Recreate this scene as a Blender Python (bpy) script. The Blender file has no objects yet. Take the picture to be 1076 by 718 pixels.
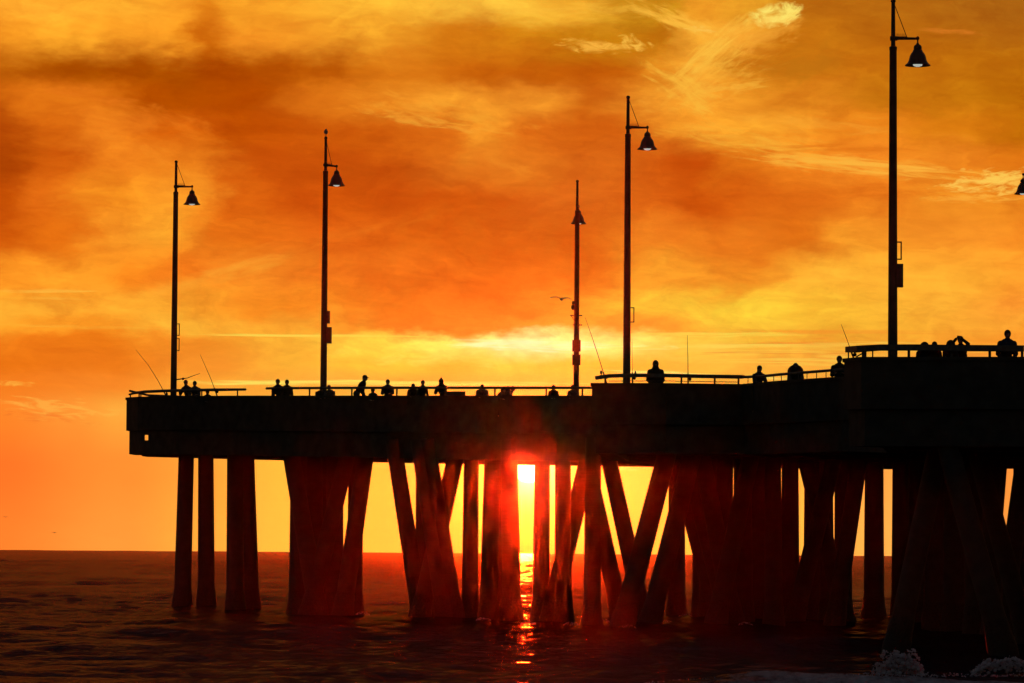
import bpy, math, random
import numpy as np
from mathutils import Vector, Matrix, noise as mnoise
random.seed(7); rng = np.random.default_rng(7)
R = math.radians
sc = bpy.context.scene
COL = sc.collection

# ------------------------------------------------------------------ camera
F = 4000.0; W0, H0 = 1076.0, 718.0; CAMZ = 2.9
EYE = 582.1-F*CAMZ/1300.   # the sea sheet ends 1300 m out
PITCH = math.atan((EYE-359)/F); ROLL = 0.0068
fw = Vector((0, math.cos(PITCH), math.sin(PITCH)))
r0 = Vector((1, 0, 0)); u0 = Vector((0, -math.sin(PITCH), math.cos(PITCH)))
rt = math.cos(ROLL)*r0 + math.sin(ROLL)*u0
up = -math.sin(ROLL)*r0 + math.cos(ROLL)*u0
CAM = Vector((0, 0, CAMZ))
cd = bpy.data.cameras.new('camera'); cam = bpy.data.objects.new('camera', cd); COL.objects.link(cam)
M = Matrix((rt, up, -fw)).transposed().to_4x4(); M.translation = CAM
cam.matrix_world = M
cd.sensor_width = 36; cd.lens = 36*F/W0; cd.clip_start = 0.5; cd.clip_end = 30000
sc.camera = cam

def ray(px, py):
    return (fw + rt*((px-W0/2)/F) + up*((H0/2-py)/F)).normalized()
def at(px, py, Y):
    """the place Y metres out that the photo shows at this pixel"""
    d = ray(px, py); return CAM + d*(Y/d.y)
def on_water(px, py, z=0.0):
    d = ray(px, py); return CAM + d*((z-CAMZ)/d.z)

# ------------------------------------------------------------------ materials
def s2l(c):
    return tuple(((v/255.0)/12.92 if v/255.0 <= .04045 else ((v/255.0+.055)/1.055)**2.4) for v in c)
def mat(name, col, rough=.7, metal=0., var=.35, scale=6., bump=.0, spec=.5):
    m = bpy.data.materials.new(name); m.use_nodes = True
    nt = m.node_tree; b = nt.nodes['Principled BSDF']
    tc = nt.nodes.new('ShaderNodeTexCoord')
    n = nt.nodes.new('ShaderNodeTexNoise'); n.inputs['Scale'].default_value = scale; n.inputs['Detail'].default_value = 6
    cr = nt.nodes.new('ShaderNodeValToRGB')
    cr.color_ramp.elements[0].position = .3; cr.color_ramp.elements[1].position = .7
    cr.color_ramp.elements[0].color = tuple(v*(1-var) for v in col)+(1,)
    cr.color_ramp.elements[1].color = tuple(min(1, v*(1+var)) for v in col)+(1,)
    nt.links.new(tc.outputs['Object'], n.inputs['Vector'])
    nt.links.new(n.outputs['Fac'], cr.inputs['Fac']); nt.links.new(cr.outputs['Color'], b.inputs['Base Color'])
    b.inputs['Roughness'].default_value = rough; b.inputs['Metallic'].default_value = metal
    b.inputs['Specular IOR Level'].default_value = spec
    if bump:
        bp = nt.nodes.new('ShaderNodeBump'); bp.inputs['Strength'].default_value = bump; bp.inputs['Distance'].default_value = .03
        nt.links.new(n.outputs['Fac'], bp.inputs['Height']); nt.links.new(bp.outputs['Normal'], b.inputs['Normal'])
    return m
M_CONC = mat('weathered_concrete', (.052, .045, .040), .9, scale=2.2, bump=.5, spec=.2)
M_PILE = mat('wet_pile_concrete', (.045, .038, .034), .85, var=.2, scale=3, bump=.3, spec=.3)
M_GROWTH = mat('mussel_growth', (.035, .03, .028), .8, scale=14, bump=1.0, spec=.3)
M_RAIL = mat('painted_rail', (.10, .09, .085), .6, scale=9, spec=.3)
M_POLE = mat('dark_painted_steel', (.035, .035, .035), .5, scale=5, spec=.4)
M_SHADE = mat('lamp_enamel', (.03, .03, .03), .4, scale=12)
M_BOX = mat('box_plastic', (.05, .04, .04), .6, scale=10)
M_SPIKE = mat('sunlit_spike_orange', (.55, .10, .03), .5, scale=10)  # red-orange of low sun caught in the thin spikes, put into their colour
M_ROD = mat('rod_graphite', (.06, .04, .03), .4, scale=20)
M_SKIN = mat('skin', (.35, .2, .14), .6, var=.1, scale=20)
M_HAIR = mat('dark_hair', (.03, .02, .015), .7, scale=40)
CLOTHS = [mat('cloth_navy', (.03, .04, .08), .9, spec=.1, scale=15), mat('cloth_grey', (.09, .09, .09), .9, spec=.1, scale=15),
          mat('cloth_black', (.025, .025, .025), .9, spec=.1, scale=15), mat('cloth_brown', (.09, .05, .03), .9, spec=.1, scale=15)]
M_GULL = mat('gull_feathers', (.28, .27, .27), .8, scale=25)
M_FOAM = mat('sea_foam', (.80, .70, .80), .9, var=.08, scale=8)
_n = M_FOAM.node_tree; _t = _n.nodes.new('ShaderNodeBsdfTranslucent'); _t.inputs['Color'].default_value = (.85, .8, .85, 1)
_x = _n.nodes.new('ShaderNodeMixShader'); _x.inputs[0].default_value = .45
_n.links.new(_n.nodes['Principled BSDF'].outputs[0], _x.inputs[1]); _n.links.new(_t.outputs[0], _x.inputs[2]); _n.links.new(_x.outputs[0], _n.nodes['Material Output'].inputs[0])
M_LENS = bpy.data.materials.new('lamp_lens'); M_LENS.use_nodes = True
_b = M_LENS.node_tree.nodes['Principled BSDF']; _b.inputs['Base Color'].default_value = (.7, .75, .7, 1)
_b.inputs['Emission Color'].default_value = (.75, .82, .72, 1); _b.inputs['Emission Strength'].default_value = .55

# ------------------------------------------------------------------ mesh helpers
class MB:
    def __init__(s): s.v = []; s.f = []
    def add(s, v, f):
        n = len(s.v); s.v += [tuple(p) for p in v]; s.f += [tuple(i+n for i in q) for q in f]
    def box(s, c, size, mtx=None):
        hx, hy, hz = (k/2 for k in size); c = Vector(c)
        P = [Vector((x*hx, y*hy, z*hz)) for x in (-1, 1) for y in (-1, 1) for z in (-1, 1)]
        if mtx: P = [mtx @ p for p in P]
        s.add([c+p for p in P], [(0,1,3,2),(4,6,7,5),(0,4,5,1),(2,3,7,6),(0,2,6,4),(1,5,7,3)])
    def tube(s, pts, rad, n=10, jit=0, sq=False):
        pts = [Vector(p) for p in pts]
        if not hasattr(rad, '__len__'): rad = [rad]*len(pts)
        v = []; f = []; ref = None
        for i, p in enumerate(pts):
            t = (pts[min(i+1, len(pts)-1)] - pts[max(i-1, 0)]).normalized()
            if ref is None: ref = Vector((0, 0, 1)) if abs(t.z) < .9 else Vector((1, 0, 0))
            a = t.cross(ref).normalized(); b = t.cross(a)
            rr = rad[i] if hasattr(rad[i], '__len__') else (rad[i], rad[i])
            for k in range(n):
                th = 2*math.pi*(k+(.5 if sq else 0))/n
                j = 1 + (jit*(random.random()-.5) if jit else 0)
                v.append(p + a*math.cos(th)*rr[0]*j + b*math.sin(th)*rr[1]*j)
        for i in range(len(pts)-1):
            for k in range(n):
                f.append((i*n+k, i*n+(k+1) % n, (i+1)*n+(k+1) % n, (i+1)*n+k))
        f.append(tuple(range(n))); f.append(tuple(range((len(pts)-1)*n, len(pts)*n))[::-1])
        s.add(v, f)
    def cone(s, a, b, ra, rb, n=12, flat=1.0):
        """capsule-ended tapering limb"""
        a, b = Vector(a), Vector(b); d = (b-a); L = d.length or 1e-4; d = d/L
        pts = []; rad = []
        for q in (-1, -.8, -.5, 0): pts.append(a+d*ra*q*.98); rad.append(ra*math.sqrt(max(.02, 1-q*q)))
        for q in (0.0001, .5, .8, 1): pts.append(b+d*rb*q*.98); rad.append(rb*math.sqrt(max(.02, 1-q*q)))
        s.tube(pts, [(r, r*flat) for r in rad], n)
    def ell(s, c, r, mtx=None, nu=14, nv=9, fn=None):
        c = Vector(c); v = []; f = []
        for j in range(1, nv):
            ph = math.pi*j/nv
            for i in range(nu):
                th = 2*math.pi*i/nu
                p = Vector((math.sin(ph)*math.cos(th), math.sin(ph)*math.sin(th), math.cos(ph)))
                k = fn(p) if fn else 1
                p = Vector((p.x*r[0], p.y*r[1], p.z*r[2]))*k
                v.append(c+(mtx @ p if mtx else p))
        t = Vector((0, 0, r[2])); bt = Vector((0, 0, -r[2]))
        if mtx: t = mtx @ t; bt = mtx @ bt
        v += [c+t, c+bt]; T = len(v)-2
        for j in range(nv-2):
            for i in range(nu):
                f.append((j*nu+i, (j+1)*nu+i, (j+1)*nu+(i+1) % nu, j*nu+(i+1) % nu))
        for i in range(nu):
            f.append((T, i, (i+1) % nu)); f.append((T+1, (nv-2)*nu+(i+1) % nu, (nv-2)*nu+i))
        s.add(v, f)
    def lathe(s, prof, n=24, o=(0, 0, 0)):
        v = []; f = []; o = Vector(o)
        for r, z in prof:
            for k in range(n):
                th = 2*math.pi*k/n; v.append(o+Vector((r*math.cos(th), r*math.sin(th), z)))
        for i in range(len(prof)-1):
            for k in range(n): f.append((i*n+k, i*n+(k+1) % n, (i+1)*n+(k+1) % n, (i+1)*n+k))
        s.add(v, f)
    def build(s, name, m, parent=None, origin=None, smooth=True, remesh=None):
        me = bpy.data.meshes.new(name)
        o = Vector(origin) if origin is not None else (parent.location.copy() if parent else Vector((0, 0, 0)))
        me.from_pydata([tuple(Vector(p)-o) for p in s.v], [], s.f); me.update()
        import bmesh
        bm = bmesh.new(); bm.from_mesh(me); bmesh.ops.recalc_face_normals(bm, faces=bm.faces); bm.to_mesh(me); bm.free()
        ob = bpy.data.objects.new(name, me); COL.objects.link(ob)
        if remesh:
            md = ob.modifiers.new('r', 'REMESH'); md.mode = 'VOXEL'; md.voxel_size = remesh
            sm = ob.modifiers.new('s', 'SMOOTH'); sm.iterations = 2; sm.factor = .5
            dg = bpy.context.evaluated_depsgraph_get(); me2 = bpy.data.meshes.new_from_object(ob.evaluated_get(dg))
            ob.modifiers.clear(); ob.data = me2; me2.name = name; me = me2
        me.materials.clear(); me.materials.append(m)
        if smooth:
            me.polygons.foreach_set('use_smooth', [True]*len(me.polygons))
            if not remesh:
                try: me.set_sharp_from_angle(angle=R(40))
                except Exception: pass
        if parent: ob.parent = parent
        else: ob.location = o
        return ob
def empty(name, loc, rz=0):
    o = bpy.data.objects.new(name, None); o.empty_display_size = .3; COL.objects.link(o)
    o.location = loc; o.rotation_euler = (0, 0, rz); return o
def tag(o, label=None, cat=None, group=None, kind=None):
    if label: o['label'] = label
    if cat: o['category'] = cat
    if group: o['group'] = group
    if kind: o['kind'] = kind
    return o

# ------------------------------------------------------------------ the pier outline
# (pixel x, distance, pixel y of the parapet top) along the side facing the beach
S1 = [(133,170,418.6),(145,168,417.8),(183,165,416.8),(258,161,416.6),(340,157,416.6),(440,153,416.6),(540,149,416.6),(640,147,416.6)]
S2 = [(622,137,403.4),(700,136.5,403.6),(780,137.5,404.6),(820,133,401),(881,129.5,397)]
S3 = [(887,109.5,378),(905,108,376.3),(980,107.7,376.2),(1076,107.4,376.2)]
pS1 = [at(x, y, d) for x, d, y in S1]; pS2 = [at(x, y, d) for x, d, y in S2]; pS3 = [at(x, y, d) for x, d, y in S3]
kn = pS1+pS2+pS3
A = np.array([[1, p.x, p.y] for p in kn]); zfit = np.linalg.lstsq(A, np.array([p.z for p in kn]), rcond=None)[0]
def ztop(x, y): return float(zfit[0]+zfit[1]*x+zfit[2]*y)
def V(x, y): return Vector((x, y, ztop(x, y)))
OUT = pS1 + pS2 + [V(12, 123), V(10.9, 113)] + pS3 + [V(20,104),V(24,92),V(31,60),V(42,24),
      V(56,22),V(45,60),V(33,95),V(28,125),V(25.5,150),V(22.5,161),V(19,173),V(10,181),V(-2,184),V(-11,180),V(-16.8,174.5)]
print('plane', zfit, 'resid', [round(p.z-ztop(p.x, p.y), 2) for p in kn])
def area(P): return sum(P[i].x*P[(i+1) % len(P)].y-P[(i+1) % len(P)].x*P[i].y for i in range(len(P)))/2
SGN = 1 if area(OUT) > 0 else -1
def inset(P, d):
    out = []
    for i, p in enumerate(P):
        a, b = P[i-1], P[(i+1) % len(P)]
        e1 = Vector((p.x-a.x, p.y-a.y)).normalized(); e2 = Vector((b.x-p.x, b.y-p.y)).normalized()
        n1 = Vector((-e1.y, e1.x))*SGN; n2 = Vector((-e2.y, e2.x))*SGN
        m = (n1+n2).normalized(); k = d/max(.45, m.dot(n1))
        out.append(Vector((p.x+m.x*k, p.y+m.y*k, p.z)))
    return out
def ring(P, d0, d1, z0, z1, bev=0.0):
    mb = MB(); a = inset(P, d0); b = inset(P, d1); n = len(P)
    v = [p+Vector((0,0,z1)) for p in a]+[p+Vector((0,0,z1)) for p in b]+[p+Vector((0,0,z0)) for p in b]+[p+Vector((0,0,z0)) for p in a]
    f = []
    for i in range(n):
        j = (i+1) % n
        for k in range(4): f.append((k*n+i, k*n+j, ((k+1) % 4)*n+j, ((k+1) % 4)*n+i))
    mb.add(v, f); return mb
DECK = -.95
pier = empty('pier', (5, 110, 0))
tag(pier, 'long dark concrete fishing pier on leaning piles with the sun under its deck', 'pier')
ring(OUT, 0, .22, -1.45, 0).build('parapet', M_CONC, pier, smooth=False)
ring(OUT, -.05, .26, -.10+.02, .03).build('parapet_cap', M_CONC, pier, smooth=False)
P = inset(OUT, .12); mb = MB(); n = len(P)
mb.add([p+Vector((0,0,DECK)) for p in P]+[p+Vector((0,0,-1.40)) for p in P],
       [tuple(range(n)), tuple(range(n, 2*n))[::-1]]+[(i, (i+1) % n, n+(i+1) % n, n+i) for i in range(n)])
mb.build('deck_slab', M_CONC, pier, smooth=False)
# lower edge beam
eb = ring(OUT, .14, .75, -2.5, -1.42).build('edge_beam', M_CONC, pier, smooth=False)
def cut(ob, a, b, hw, hh):
    """bore a straight opening hw x hh from a to b through a part"""
    a, b = Vector(a), Vector(b); d = (b-a).normalized(); sx_ = d.cross(Vector((0, 0, 1))).normalized(); uz = sx_.cross(d)
    mb = MB(); c = [(-1,-1),(1,-1),(1,1),(-1,1)]
    mb.add([p+sx_*x*hw+uz*z*hh for p in (a, b) for x, z in c], [(0,1,2,3),(7,6,5,4),(0,4,5,1),(1,5,6,2),(2,6,7,3),(3,7,4,0)])
    k = mb.build('cutter', M_CONC, None, origin=(0, 0, 0), smooth=False)
    md = ob.modifiers.new('b', 'BOOLEAN'); md.object = k; md.operation = 'DIFFERENCE'; md.solver = 'EXACT'
    bpy.context.view_layer.update(); dg = bpy.context.evaluated_depsgraph_get()
    m2 = bpy.data.meshes.new_from_object(ob.evaluated_get(dg)); ob.modifiers.clear(); ob.data = m2; m2.name = ob.name
    bpy.data.objects.remove(k)
cut(eb, at(154, 460, 160), at(154, 460, 190), .075, .12)
cut(eb, at(142, 481.5, 164), at(142, 481.5, 173), .6, .13)
# cross beams from side to side
def span(y, P=OUT):
    xs = []
    for i in range(len(P)):
        a, b = P[i], P[(i+1) % len(P)]
        if (a.y-y)*(b.y-y) < 0: xs.append(a.x+(b.x-a.x)*(y-a.y)/(b.y-a.y))
    xs.sort(); return xs
for y in (34, 46, 58, 70, 82, 94, 104.5, 111.5, 118, 125, 132, 140, 145.5, 151, 156.5, 162, 168, 174, 179):
    xs = span(y)
    for a, b in zip(xs[::2], xs[1::2]):
        if b-a < 2: continue
        mb = MB(); a += 1.9 if y in (168, 174, 179) else .8; b -= .8; hw = .45
        pts = [(a, y, ztop(a, y)-1.95), (b, y, ztop(b, y)-1.95)]
        mb.tube(pts, [(hw*1.414, .52*1.414)]*2, 4, sq=True)
        mb.build('cap_beam', M_CONC, pier, smooth=False)

# ------------------------------------------------------------------ piles: (top x, bottom x, waterline y, width px)
PIL = [(195.7,191.5,638,17),(216.5,216.8,638,17),(247,247,641,17.5),(259,263.5,640,17.5),
 (314,313,643,18),(307,334,644,18.5),(330,331,641,18),(345,338,640,17),(363.5,325,644,17.5),(352,351.5,644,18),(373.8,372.5,644,16),(383.5,360,645,18),
 (416.5,442,648,17.5),(445.5,446,647,18),(443,468,649,18),(452,477.5,649,18),(478,441,650,18.5),
 (495.3,493.6,649,16.5),(517.5,513,652,18),(535.2,538,654,18.5),(527,526,650,18),
 (570,568,656,17),(591.5,592,655,17.5),(617.5,577,655,19),(623.3,622,656,17.5),(616,652,648,18),
 (640,677,653,17.5),(699,654,657,21),(726,683,655,20),(711,711,644,17.5),(712,755,650,19),(723,766,652,19),(736.5,737,648,18),
 (745,744,650,18),(762,760,652,18),(780,781,654,19.5),(799,799,652,21),(812,813,656,18),(830.5,830.5,654,18.5),(738,771,655,19),(788,752,656,19),
 (854,853,652,17.5),(847,889,655,18),(876,834,655,18),(885.5,886,652,18),(903,877,656,18),(868,869,654,15),
 (918.3,918.3,650,20.5),(946.5,946,652,18),(964,964,655,18.5),(984,942,681,23),(1000,1054,688,24),(983,982,658,22),(1002.5,1002.5,660,22),
 (1023,1024,664,20),(1042,1043,668,20),(1049,1034,660,20),(1028,1080,674,20),(1076,1053,664,20),(1073,1073,662,18)]
edge_all = pS1+pS2+pS3
def near_edge_y(x_over_y):
    """distance of the first pier edge met along this bearing"""
    best = 1e9
    for i in range(len(OUT)):
        a, b = OUT[i], OUT[(i+1) % len(OUT)]
        fa, fb = a.x-x_over_y*a.y, b.x-x_over_y*b.y
        if fa*fb < 0:
            t = fa/(fa-fb); y = a.y+(b.y-a.y)*t; best = min(best, y)
    return best
def make_pile(pb, pt, r, z_in=None):
    """tapered round pile from below the sea bed line up into its beam, with a shell of growth"""
    d = (pt-pb); mb = MB(); pts = []; rad = []
    for t in [-.45, 0, .1, .2, .35, .5, .65, .8, 1.04]:
        pts.append(pb+d*t); rad.append(r*(1.07-.12*max(0, t)))
    mb.tube(pts, rad, 16)
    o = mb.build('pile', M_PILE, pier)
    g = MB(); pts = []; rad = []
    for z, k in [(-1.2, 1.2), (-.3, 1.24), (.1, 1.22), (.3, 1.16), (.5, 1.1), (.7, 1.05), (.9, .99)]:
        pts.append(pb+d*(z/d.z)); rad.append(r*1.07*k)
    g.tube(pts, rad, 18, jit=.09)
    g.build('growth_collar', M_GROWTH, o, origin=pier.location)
for (xt, xb, yb, w) in PIL:
    B = on_water(xb, yb)
    ne = max(near_edge_y(B.x/B.y), 100)+.7
    Y = max(B.y, ne)
    pb = at(xb, yb, Y); pb = on_water(xb, yb) if Y == B.y else Vector((CAM.x+ray(xb, yb).x/ray(xb, yb).y*Y, Y, 0))
    zt = ztop(pb.x, Y)-2.1
    T = at(xt, 484, Y); # extend the line up to the beam
    k = (zt-pb.z)/(T.z-pb.z); pt = pb+(T-pb)*k
    pt.y += random.uniform(-.15, .15)
    make_pile(pb, pt, w*Y/F/2)
# piles under the landward part beyond the frame
for y in (94, 82, 70, 58, 46, 34):
    xs = span(y); a, b = xs[0]+1.5, xs[-1]-1.5
    for k in range(4):
        x = a+(b-a)*k/3; lean = (.9 if k % 2 else -.9)
        make_pile(Vector((x+lean, y, 0)), Vector((x, y, ztop(x, y)-2.1)), .34)

# ------------------------------------------------------------------ railings
def rail(pts, r, name='handrail', n=8):
    mb = MB(); mb.tube(pts, r, n, sq=(n == 4)); return mb.build(name, M_RAIL, pier)
def edge_at(S, px):
    for i in range(len(S)-1):
        if S[i][0] <= px <= S[i+1][0]:
            t = (px-S[i][0])/(S[i+1][0]-S[i][0]); return tuple(S[i][k]+(S[i+1][k]-S[i][k])*t for k in range(3))
    return S[0] if px < S[0][0] else S[-1]
def rp(S, px, y, dd=.12):
    return at(px, y, edge_at(S, px)[1]+dd)
def post(S, px, ytop, r=.035):
    d = edge_at(S, px); mb = MB()
    a = at(px, d[2], d[1]+.12); b = at(px, ytop, d[1]+.12); a = a-Vector((0, 0, .06))
    mb.tube([a, Vector((a.x, a.y, b.z))], r, 8); mb.build('rail_post', M_RAIL, pier)
rail([rp(S1, x, y, .2) for x, y in [(136,414.6),(142,413),(152,411.8),(170,411),(190,410.4),(225,409.8),(258,409.4)]], [.045,.06,.065,.065,.065,.065,.05])
rail([rp(S1, x, y, .2) for x, y in [(280,408.3),(292,408),(330,407.9),(370,407.7),(440,407.6),(500,407.6),(560,407.6),(634,407.6)]], .052)
for x, y in [(137,414.4),(148,412.4),(175,411),(212,410),(249.5,409.5)]: post(S1, x, y, .03)
for x in (286,325.3,369.7,417,468,520,574,612): post(S1, x, 407.8)
# the broad leaning shelf of the second bay
def shelf(S, pts, th, wd, name='shelf_rail'):
    mb = MB()
    pp = [rp(S, x, y, .1) for x, y in pts]
    mb.tube(pp, [(wd*.5*1.414, th*.5*1.414)]*len(pp), 4, sq=True); return mb.build(name, M_RAIL, pier, smooth=False)
shelf(S2, [(626,397.3),(640,395.2),(660,394.6),(700,394.7),(740,395.6),(781,396.2)], .125, .3)
rail([rp(S2, x, y, .14) for x, y in [(640,400.6),(700,400.4),(740,401.2),(776,401.6)]], .016, 'mid_rail', 6)
for x in (636,658,716,751,776): post(S2, x, 396 if x > 700 else 395.4)
rail([rp(S2, x, y, .14) for x, y in [(778,396.6),(800,395.6),(820,393.6),(850,391.2),(886,388.3)]], .05)
for x in (786,795,804,813,821,830,839,848,858,868,877): post(S2, x, 396.6-(x-780)*.078, .014)
shelf(S3, [(894,367.6),(905,366.6),(925,365.4),(960,365.3),(1000,365.8),(1076,366.4)], .165, .34)
rail([rp(S3, x, y, .14) for x, y in [(900,375),(908,370.5),(912,367.5)]], .02, 'rail_brace', 6)
for x, r in [(891.5,.02),(908,.07),(917,.02),(955,.04),(1000,.04),(1040,.04),(1074,.04)]: post(S3, x, 366.4, r)
# the rest of the perimeter, out of the photograph
i0 = OUT.index(pS3[-1]); rest = inset(OUT, .14)[i0:]+[inset(OUT, .14)[0]]
rail([p+Vector((0, 0, .33)) for p in rest], .05)
for a, b in zip(rest, rest[1:]):
    L = (b-a).length; k = max(1, int(L/4.6))
    for q in range(k):
        p = a+(b-a)*(q+.5)/k; mb = MB(); mb.tube([p, p+Vector((0, 0, .32))], .035, 8); mb.build('rail_post', M_RAIL, pier)

# ------------------------------------------------------------------ lamp posts
def lamp_post():
    root = empty('lamp_post', (0, 0, 0))
    mb = MB()
    mb.lathe([(.0, 0), (.26, 0), (.26, .04), (.19, .07), (.165, .3), (.15, .34), (.14, 1), (.105, 9.68), (.112, 9.70), (.112, 9.78), (.07, 9.80), (0, 9.8)], 20)
    p = mb.build('pole', M_POLE, root)
    mb = MB(); mb.tube([(0,0,9.75), (0,0,11.08)], [.066, .055], 12); mb.lathe([(0, 11.15), (.05, 11.14), (.075, 11.09), (.075, 11.06), (.05, 11.05)], 12)
    mb.build('mast_tip', M_POLE, root)
    mb = MB(); mb.tube([(0, 0, 10.02), (.74, 0, 10.02)], [.045, .035], 10); mb.tube([(-.09,0,10.02),(.12,0,10.02)], .065, 10)
    mb.ell((.71, 0, 10.03), (.05, .05, .06)); arm = mb.build('arm', M_POLE, root)
    mb = MB(); mb.tube([(.03, 0, 11.0), (.40, 0, 10.05)], .012, 6); mb.build('stay_wire', M_POLE, root)
    mb = MB(); mb.tube([(.71, 0, 10.02), (.71, 0, 9.82)], .022, 8); mb.build('hanger', M_POLE, root)
    mb = MB()
    prof = [(0, 9.90), (.03, 9.90), (.045, 9.86), (.08, 9.84), (.112, 9.80), (.12, 9.73), (.11, 9.71), (.135, 9.69), (.145, 9.65), (.19, 9.60),
            (.225, 9.53), (.25, 9.44), (.262, 9.39), (.30, 9.32), (.37, 9.265), (.37, 9.25), (.30, 9.285), (.24, 9.36), (.19, 9.48), (0, 9.55)]
    mb.lathe(prof, 28, (.71, 0, 0)); sh = mb.build('lamp_shade', M_SHADE, root)
    mb = MB(); mb.lathe([(0, 9.32), (.13, 9.31), (.14, 9.28), (.12, 9.245), (.06, 9.225), (0, 9.22)], 20, (.71, 0, 0)); mb.build('lamp_lens', M_LENS, sh)
    mb = MB()
    for k in range(9): mb.tube([(.09+k*.035, 0, 10.05), (.09+k*.035, .02*(-1)**k, 10.16)], .006, 4)
    mb.tube([(.08, 0, 10.065), (.39, 0, 10.065)], .014, 5)
    mb.build('bird_spikes', M_SPIKE, root)
    return root
def children(o): return [c for c in bpy.data.objects if c.parent == o]
def copy_tree(o, parent=None):
    c = o.copy(); COL.objects.link(c)
    if parent: c.parent = parent
    for ch in children(o): copy_tree(ch, c)
    return c
LP = [ # px, D, px y of the shade rim, yaw, label
 (182.5,166.5,215,0,'lamp post at the far left end of the pier'),
 (340,159,194,52,'lamp post with a gull on its tip and two boxes on its shaft'),
 (605.5,176,234,84,'short lamp post with small crossbars and a camera, beside the flying gull'),
 (658.5,138.3,157,0,'lamp post beside the hooded person, with an empty bracket frame on its shaft'),
 (938,109.5,69,0,'tallest and nearest lamp post, its tip touching the top of the picture'),
 (1093.5,156,204,168,'lamp post beyond the right edge, only its bell shade showing')]
proto = lamp_post(); posts = []
kids_proto = None
for i, (px, D, yb, yaw, lab) in enumerate(LP):
    o = proto if i == 0 else copy_tree(proto)
    base = at(px, 400, D); zb = ztop(base.x, D)+DECK
    rim = at(px, yb, D).z; s = (rim-zb)/9.25
    # straight up the photo's own slight tilt: upright in the world
    o.location = (base.x, D, zb); o.rotation_euler = (0, 0, R(yaw)); o.scale = (1, 1, s)
    tag(o, lab, 'lamp post', 'lamp posts along the pier'); posts.append(o)
    print('post', px, round(s, 3), o.location[:])
def local_part(i, fn, name, m):
    """a part that only this lamp post carries; fn fills local coordinates"""
    o = posts[i]; mb = MB(); fn(mb); me = mb.build(name, m, None, origin=(0, 0, 0), smooth=False); me.parent = o; return me
def frame(mb, x0, z0, w, h, t=.035, ang=0):
    c, s = math.cos(-R(ang)), math.sin(-R(ang))
    def q(x, z): return Vector((x*c, x*s, z))
    rot = Matrix.Rotation(-R(ang), 3, 'Z')
    for (cx, cz, sx, sz) in [(x0+w, z0+h/2, t, h+t), (x0+w/2, z0, w, t), (x0+w/2, z0+h, w, t)]:
        mb.box(q(cx, cz), (sx, .05, sz), rot)
def pbox(mb, x0, z0, w, h, ang=0, d=.22):
    rot = Matrix.Rotation(-R(ang), 3, 'Z'); c, s = math.cos(-R(ang)), math.sin(-R(ang))
    mb.box(Vector(((x0+w/2)*c, (x0+w/2)*s, z0+h/2)), (w, d, h), rot)
def zpx(i, y):
    """local height on post i that the photo shows at pixel row y"""
    o = posts[i]; return (at(LP[i][0], y, o.location.y).z-o.location.z)/o.scale.z
local_part(0, lambda m: frame(m, .12, zpx(0,352.5), .10, zpx(0,340.5)-zpx(0,352.5)), 'bracket_frame', M_BOX)
local_part(0, lambda m: frame(m, .12, zpx(0,368.5), .10, zpx(0,356)-zpx(0,368.5)), 'bracket_frame', M_BOX)
local_part(1, lambda m: pbox(m, .1, zpx(1,340), .14, zpx(1,327)-zpx(1,340), 52), 'speaker_box', M_BOX)
local_part(1, lambda m: pbox(m, .1, zpx(1,361), .22, zpx(1,344)-zpx(1,361), 52), 'speaker_box', M_BOX)
def two(m, ya, yb):
    pbox(m, -.19, zpx(2, yb), .38, zpx(2, ya)-zpx(2, yb), 84, .3)
local_part(2, lambda m: two(m, 357.5, 369.5), 'speaker_box', M_BOX)
local_part(2, lambda m: two(m, 372.8, 384), 'speaker_box', M_BOX)
def xbar(m, y, w0, w1):
    z = zpx(2, y); r = Matrix.Rotation(-R(84), 3, 'Z'); a = r @ Vector((-w0, 0, z)); b = r @ Vector((w1, 0, z)); m.tube([a, b], .03, 6)
local_part(2, lambda m: xbar(m, 331.7, .30, .26), 'crossbar', M_POLE)
local_part(2, lambda m: xbar(m, 341.6, .17, .26), 'crossbar', M_POLE)
def camf(m):
    r = Matrix.Rotation(-R(84), 3, 'Z')
    for (x, y, a, b) in [(-.16, 318.5, .07, .09), (-.16, 323, .10, .13)]:
        m.ell(r @ Vector((x, 0, zpx(2, y))), (a, a, b))
    m.tube([r @ Vector((-.25, 0, zpx(2, 332))), r @ Vector((-.05, 0, zpx(2, 339)))], .015, 5)
local_part(2, camf, 'camera', M_BOX)
local_part(3, lambda m: frame(m, .12, zpx(3,338.5), .13, zpx(3,323.5)-zpx(3,338.5)), 'bracket_frame', M_BOX)
local_part(4, lambda m: frame(m, .12, zpx(4,272.5), .12, zpx(4,254.5)-zpx(4,272.5)), 'bracket_frame', M_BOX)
local_part(4, lambda m: pbox(m, .1, zpx(4,302), .19, zpx(4,277.5)-zpx(4,302)), 'speaker_box', M_BOX)

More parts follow.
